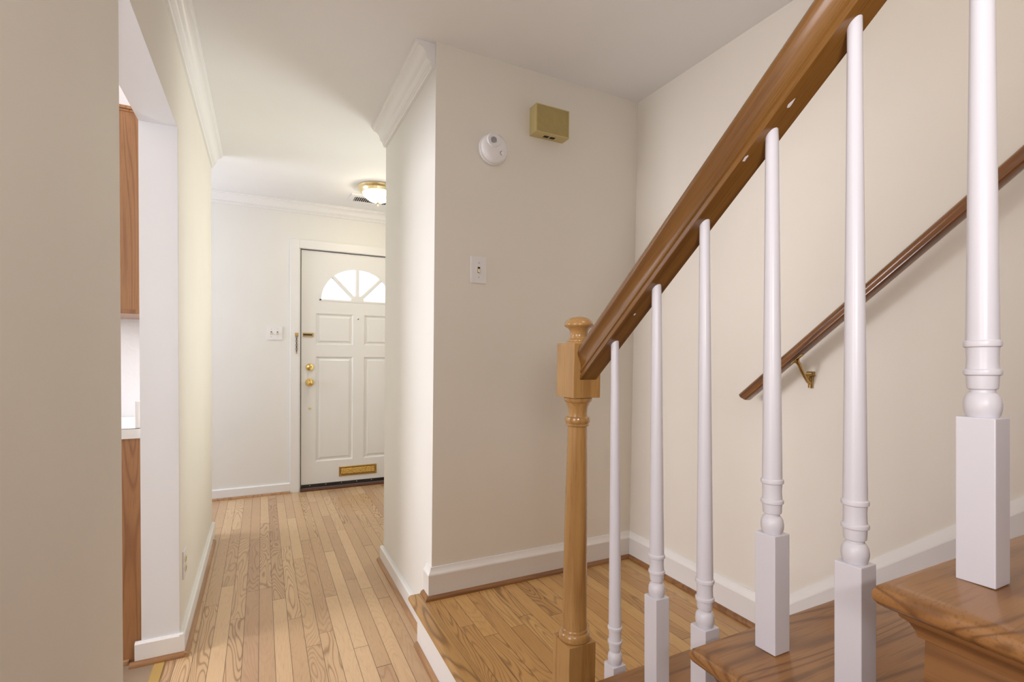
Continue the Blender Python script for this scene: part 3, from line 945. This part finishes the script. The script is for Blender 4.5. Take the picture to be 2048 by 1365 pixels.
# ------------------------------------------------------------------ staircase
RISE, RUN = 0.195, 0.239
XE = 0.557             # outer edge of the tread returns
XI = X3 - BT - 0.002   # inner edge at the skirt
XS_ = 0.590            # stringer face
stairs = thing('staircase', (1.1, 0.4, 0.0), 'oak staircase rising from the landing toward the viewer', 'staircase')
TT = 0.027
fronts = [1.003 - RUN * i for i in range(7)]
for i, yf in enumerate(fronts):
    zt = HL + RISE * (i + 1)
    yb = yf - RUN - 0.035
    bm = bmesh.new()
    h = TT / 2

    # rounded slab: stacked outlines
    def outline(ins, notch):
        f = yf - ins
        l = XE + ins
        if notch:
            return [(l, yb), (XI, yb), (XI, f), (0.7105, f), (0.7105, 0.9220), (l, 0.9220)]
        return [(l, yb), (XI, yb), (XI, f), (l, f)]

    secs = []
    for k in range(0, 9):
        a = -math.pi / 2 + math.pi * k / 8
        secs.append([(x, y, zt - h + h * math.sin(a)) for x, y in outline(h * (1 - math.cos(a)), i == 0)])
    sweep(bm, secs)
    obj('tread', bm, M_tread, stairs, smooth=50)
    yr = yf - 0.032
    x0r = 0.7105 if i == 0 else XS_ + 0.012
    obj('riser', B(x0r, XI, yr - 0.018, yr, zt - RISE + 0.001, zt - TT - 0.001), M_tread, stairs)
    # cove moulding under the nosing: along the front and the open side
    bm = bmesh.new()
    cp = [(0, 0), (0.017, 0), (0.015, -0.006), (0.009, -0.011), (0.005, -0.019), (0.004, -0.024), (0, -0.024)]
    ytop = yr if i else 0.92
    sweep(bm, [[(XS_ - a, yb + 0.02, zt - TT + c) for a, c in cp], [(XS_ - a, ytop + (a if i else 0), zt - TT + c) for a, c in cp]] + ([[(XI, ytop + a, zt - TT + c) for a, c in cp]] if i else []))
    obj('cove_moulding', bm, M_string, stairs, smooth=40)
    obj('stringer', B(XS_, XS_ + 0.012, yf - RUN - 0.031, (yr - 0.001) if i else 0.921, 0.0 if i == 0 else HL, zt - TT - 0.0005), M_string, stairs)

# ------------------------------------------------------------------ newel post
NX, NY, NS = 0.658, 0.970, 0.0362
nw = thing('newel_post', (NX, NY, HL), 'honey-coloured turned newel post at the foot of the stairs', 'newel post')
obj('base_block', B(NX - NS, NX + NS, NY - NS, NY + NS, HL + 0.0008, 0.5305, bev=0.0012), M_newel, nw)
obj('top_block', B(NX - NS, NX + NS, NY - NS, NY + NS, 1.0985, 1.2222, bev=0.0012), M_newel, nw)
sh = [(0.0330, 0.5300), (0.0360, 0.5325), (0.0368, 0.5400), (0.0345, 0.5475), (0.0318, 0.5500), (0.0316, 0.5560), (0.0300, 0.5580), (0.0300, 0.5660), (0.0288, 0.5720), (0.0282, 0.62), (0.0276, 0.70), (0.0268, 0.78), (0.0256, 0.86), (0.0244, 0.93), (0.0231, 1.0),
      (0.0226, 1.030), (0.0265, 1.0325), (0.0268, 1.0350), (0.0255, 1.0370), (0.0285, 1.0405), (0.0292, 1.0460), (0.0280, 1.0510), (0.0222, 1.0535), (0.0218, 1.0600), (0.0222, 1.0680), (0.0236, 1.0760), (0.0268, 1.0825), (0.0272, 1.0850), (0.0305, 1.0880), (0.0325, 1.0920), (0.0328, 1.0965), (0.0300, 1.0990)]
obj('turned_shaft', L(sh, NX, NY, n=40), M_newel, nw, smooth=38)
cp = [(0.0290, 1.2218), (0.0285, 1.2245), (0.0262, 1.2265), (0.0268, 1.2285), (0.0262, 1.2305), (0.0225, 1.2320), (0.0200, 1.2360), (0.0195, 1.2420), (0.0205, 1.2490), (0.0240, 1.2560), (0.0300, 1.2600), (0.0335, 1.2625), (0.0345, 1.2650), (0.0335, 1.2685), (0.0300, 1.2740), (0.0240, 1.2790), (0.0150, 1.2828), (0.0060, 1.2843)]
obj('turned_cap', L(cp, NX, NY, n=40), M_newel, nw, smooth=38)

# ------------------------------------------------------------------ handrail on the balusters
RS = 0.850


def zrail(y):
    return 1.3812 + (0.65 - y) * RS


hp = [(-0.0215, 0.0), (0.0215, 0.0), (0.0225, 0.001), (0.0225, 0.0075), (0.0195, 0.0095), (0.0195, 0.0115), (0.0225, 0.0135), (0.0222, 0.0165), (0.0205, 0.0185), (0.0208, 0.0240), (0.0225, 0.0300), (0.0255, 0.0360), (0.0285, 0.0410), (0.0296, 0.0460), (0.0290, 0.0510), (0.0262, 0.0560), (0.0200, 0.0600), (0.0110, 0.0625), (0.0, 0.0632)]
hp = hp + [(-a, c) for a, c in reversed(hp[2:-1])]
cs = math.cos(math.atan(RS))
hr = thing('handrail', (0.66, NY - NS - 0.0003, zrail(0.93)), 'brown varnished handrail rising from the newel post over the balusters', 'handrail')
bm = bmesh.new()
sweep(bm, [[(0.66 + a, y, zrail(y) + c / cs) for a, c in hp] for y in (NY - NS - 0.0003, -0.35)])
obj('rail', bm, M_rail, hr, smooth=40)

# paint dabs left on the underside of the rail
M_dab = paint('white_paint_smear', (0.80, 0.79, 0.82), 0.5, 0.0)
rr = random.Random(3)
for y, x, s in ((0.4550, 0.6525, 0.0044), (0.5190, 0.6440, 0.0034), (0.7722, 0.6540, 0.0022)):
    bm = bmesh.new()
    pts = []
    for k in range(9):
        a = 2 * math.pi * k / 9
        q = s * (0.55 + 0.7 * rr.random())
        pts.append((x + q * math.cos(a) * 0.8, y + q * math.sin(a) * 1.2))
    sweep(bm, [[(px, py, zrail(py) + 0.0001) for px, py in pts], [(px, py, zrail(py) - 0.0004) for px, py in pts]])
    tag(obj('paint_dab', bm, M_dab, hr), 'white paint dab')

# ------------------------------------------------------------------ balusters
BX = 0.66
LEAN = 0.029
ycent = [0.8155, 0.6975, 0.5840, 0.4665, 0.3535, 0.2360, 0.1175, 0.0000]
lev = [0, 1, 1, 2, 2, 3, 3, 4]
BL = 0.168


def make_block():
    return B(-0.016, 0.016, -0.016, 0.016, 0.0, BL, bev=0.0012)


def make_turning(hgt):
    p = [(0.0120, BL - 0.001), (0.0138, BL + 0.002), (0.0150, BL + 0.0075), (0.0153, BL + 0.0125), (0.0145, BL + 0.0185), (0.0125, BL + 0.0230), (0.0103, BL + 0.0250), (0.0101, BL + 0.0275), (0.0122, BL + 0.0290), (0.0126, BL + 0.0330), (0.0130, BL + 0.0420),
         (0.0150, BL + 0.0432), (0.0154, BL + 0.0455), (0.0150, BL + 0.0478), (0.0131, BL + 0.0490), (0.0126, BL + 0.0600), (0.0131, BL + 0.0708), (0.0150, BL + 0.0720), (0.0154, BL + 0.0745), (0.0150, BL + 0.0770), (0.0133, BL + 0.0785)]
    z0 = BL + 0.0785
    for k in range(1, 9):
        tt = k / 8
        p.append((0.0133 - 0.0050 * tt ** 0.9, z0 + (0.80 - z0) * tt))
    p = [q for q in p if q[1] < hgt - 0.01] + [(0.0083, hgt)]
    return L(p, 0, 0, n=24)


protos = {}
names = ['first white turned baluster, next to the newel post',
         'second white turned baluster from the newel post',
         'third white turned baluster from the newel post, foot hidden by a tread corner',
         'fourth white turned baluster from the newel post, square foot on the second visible tread',
         'fifth white turned baluster from the newel post, foot hidden behind the nearest tread',
         'sixth and nearest white turned baluster, square foot on the nearest tread',
         'seventh white turned baluster from the newel post, beside the viewer',
         'eighth white turned baluster from the newel post, beside the viewer']
for i, (yc, lv) in enumerate(zip(ycent, lev)):
    zt = HL + RISE * (lv + 1) + 0.0004
    # meet the rail underside
    hgt = 0.7
    for _ in range(6):
        hgt = zrail(yc + LEAN * hgt) - zt
    hgt += 0.009
    key = round(hgt, 2)
    if key not in protos:
        t = thing('baluster', (BX, yc, zt), names[i], 'baluster', 'white balusters of the stair rail')
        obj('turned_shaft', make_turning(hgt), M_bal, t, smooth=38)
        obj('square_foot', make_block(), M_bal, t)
        for c in t.children:   # meshes were built around the origin, not the world
            for v in c.data.vertices:
                v.co += Vector((BX, yc, zt))
        protos[key] = t
    else:
        src = protos[key]
        t = src.copy()
        COL.objects.link(t)
        for c in src.children:
            d = c.copy()
            d.parent = t
            COL.objects.link(d)
        t.location = (BX, yc, zt)
        t['label'] = names[i]
    t.rotation_euler = (-math.atan(LEAN), 0, 0)

# ------------------------------------------------------------------ wall handrail with bracket
WX = 1.575


def zw(y):
    return 1.390 + (0.8425 - y) * 0.845


wr = thing('wall_handrail', (WX, 1.2, zw(1.2)), 'dark brown round handrail mounted on the stair wall', 'handrail')
WD = Vector((0, -1, 0.845)).normalized()
WU = Vector((0, 0.845, 1)).normalized()
bm = bmesh.new()
wp = []
for k in range(24):
    a = 2 * math.pi * k / 24
    x, z = 0.0215 * math.cos(a), 0.0225 * math.sin(a)
    if z < -0.013:
        z = -0.013 - (abs(z) - 0.013) * 0.35
    if -0.006 < z < 0.000:
        x *= 0.90
    wp.append((x, z))
P0 = Vector((WX, 1.246, zw(1.246)))
P1 = Vector((WX, -0.6, zw(-0.6)))
sweep(bm, [[P0 + Vector((x * 0.8, 0, 0)) + WU * z * 0.8 - WD * 0.004 + WD * (-z * 0.35) for x, z in wp], [P0 + Vector((x, 0, 0)) + WU * z - WD * (z * 0.35) for x, z in wp], [P0 + Vector((x, 0, 0)) + WU * z + WD * 0.05 for x, z in wp], [P1 + Vector((x, 0, 0)) + WU * z for x, z in wp]])
obj('rail', bm, M_wrail, wr, smooth=40)


def bracket(yb):
    za = zw(yb) - 0.024
    zp = za - 0.060
    bm = bmesh.new()
    # trefoil wall plate
    lathe(bm, [(0.010, 0), (0.010, 0.004), (0.008, 0.006)], X3 - 0.0005, yb + 0.008, zp + 0.010, axis='X', n=14)
    for v in bm.verts:
        v.co.x = 2 * (X3 - 0.0005) - v.co.x
    tube(bm, [(X3 - 0.004, yb - 0.010, zp + 0.014), (X3 - 0.004, yb, zp + 0.006), (X3 - 0.004, yb, zp - 0.022), (X3 - 0.004, yb, zp - 0.034)], [0.009, 0.010, 0.008, 0.0075], 10)
    tube(bm, [(X3 - 0.004, yb - 0.012, zp + 0.014), (X3 - 0.004, yb + 0.012, zp + 0.014)], 0.008, 10)
    br = obj('wall_bracket', bm, M_oldbrass, wr, smooth=50)
    tag(br, 'antique brass bracket')
    bm = bmesh.new()
    tube(bm, [(X3 - 0.006, yb, zp - 0.018), (X3 - 0.020, yb, zp - 0.012), (X3 - 0.040, yb, zp + 0.008), (X3 - 0.058, yb, zp + 0.030), (WX + 0.010, yb, zp + 0.046), (WX, yb, za - 0.006), (WX - 0.001, yb, za)], [0.0065, 0.006, 0.0055, 0.0055, 0.006, 0.007, 0.008], 10)
    obj('bracket_arm', bm, M_oldbrass, br, smooth=50)
    bm = bmesh.new()
    c0 = Vector((WX, yb, za + 0.0045))
    pts = [(-0.007, -0.024), (0.007, -0.024), (0.007, 0.024), (-0.007, 0.024)]
    sweep(bm, [[c0 + Vector((x, 0, 0)) + WD * d - WU * 0.003 for x, d in pts], [c0 + Vector((x, 0, 0)) + WD * d + WU * 0.001 for x, d in pts]])
    for d in (-0.018, 0.018):
        p = c0 + WD * d - WU * 0.003
        tube(bm, [p, p - WU * 0.0025], [0.0038, 0.0025], 8)
    obj('saddle_strap', bm, M_oldbrass, br)


bracket(1.052)
bracket(0.10)
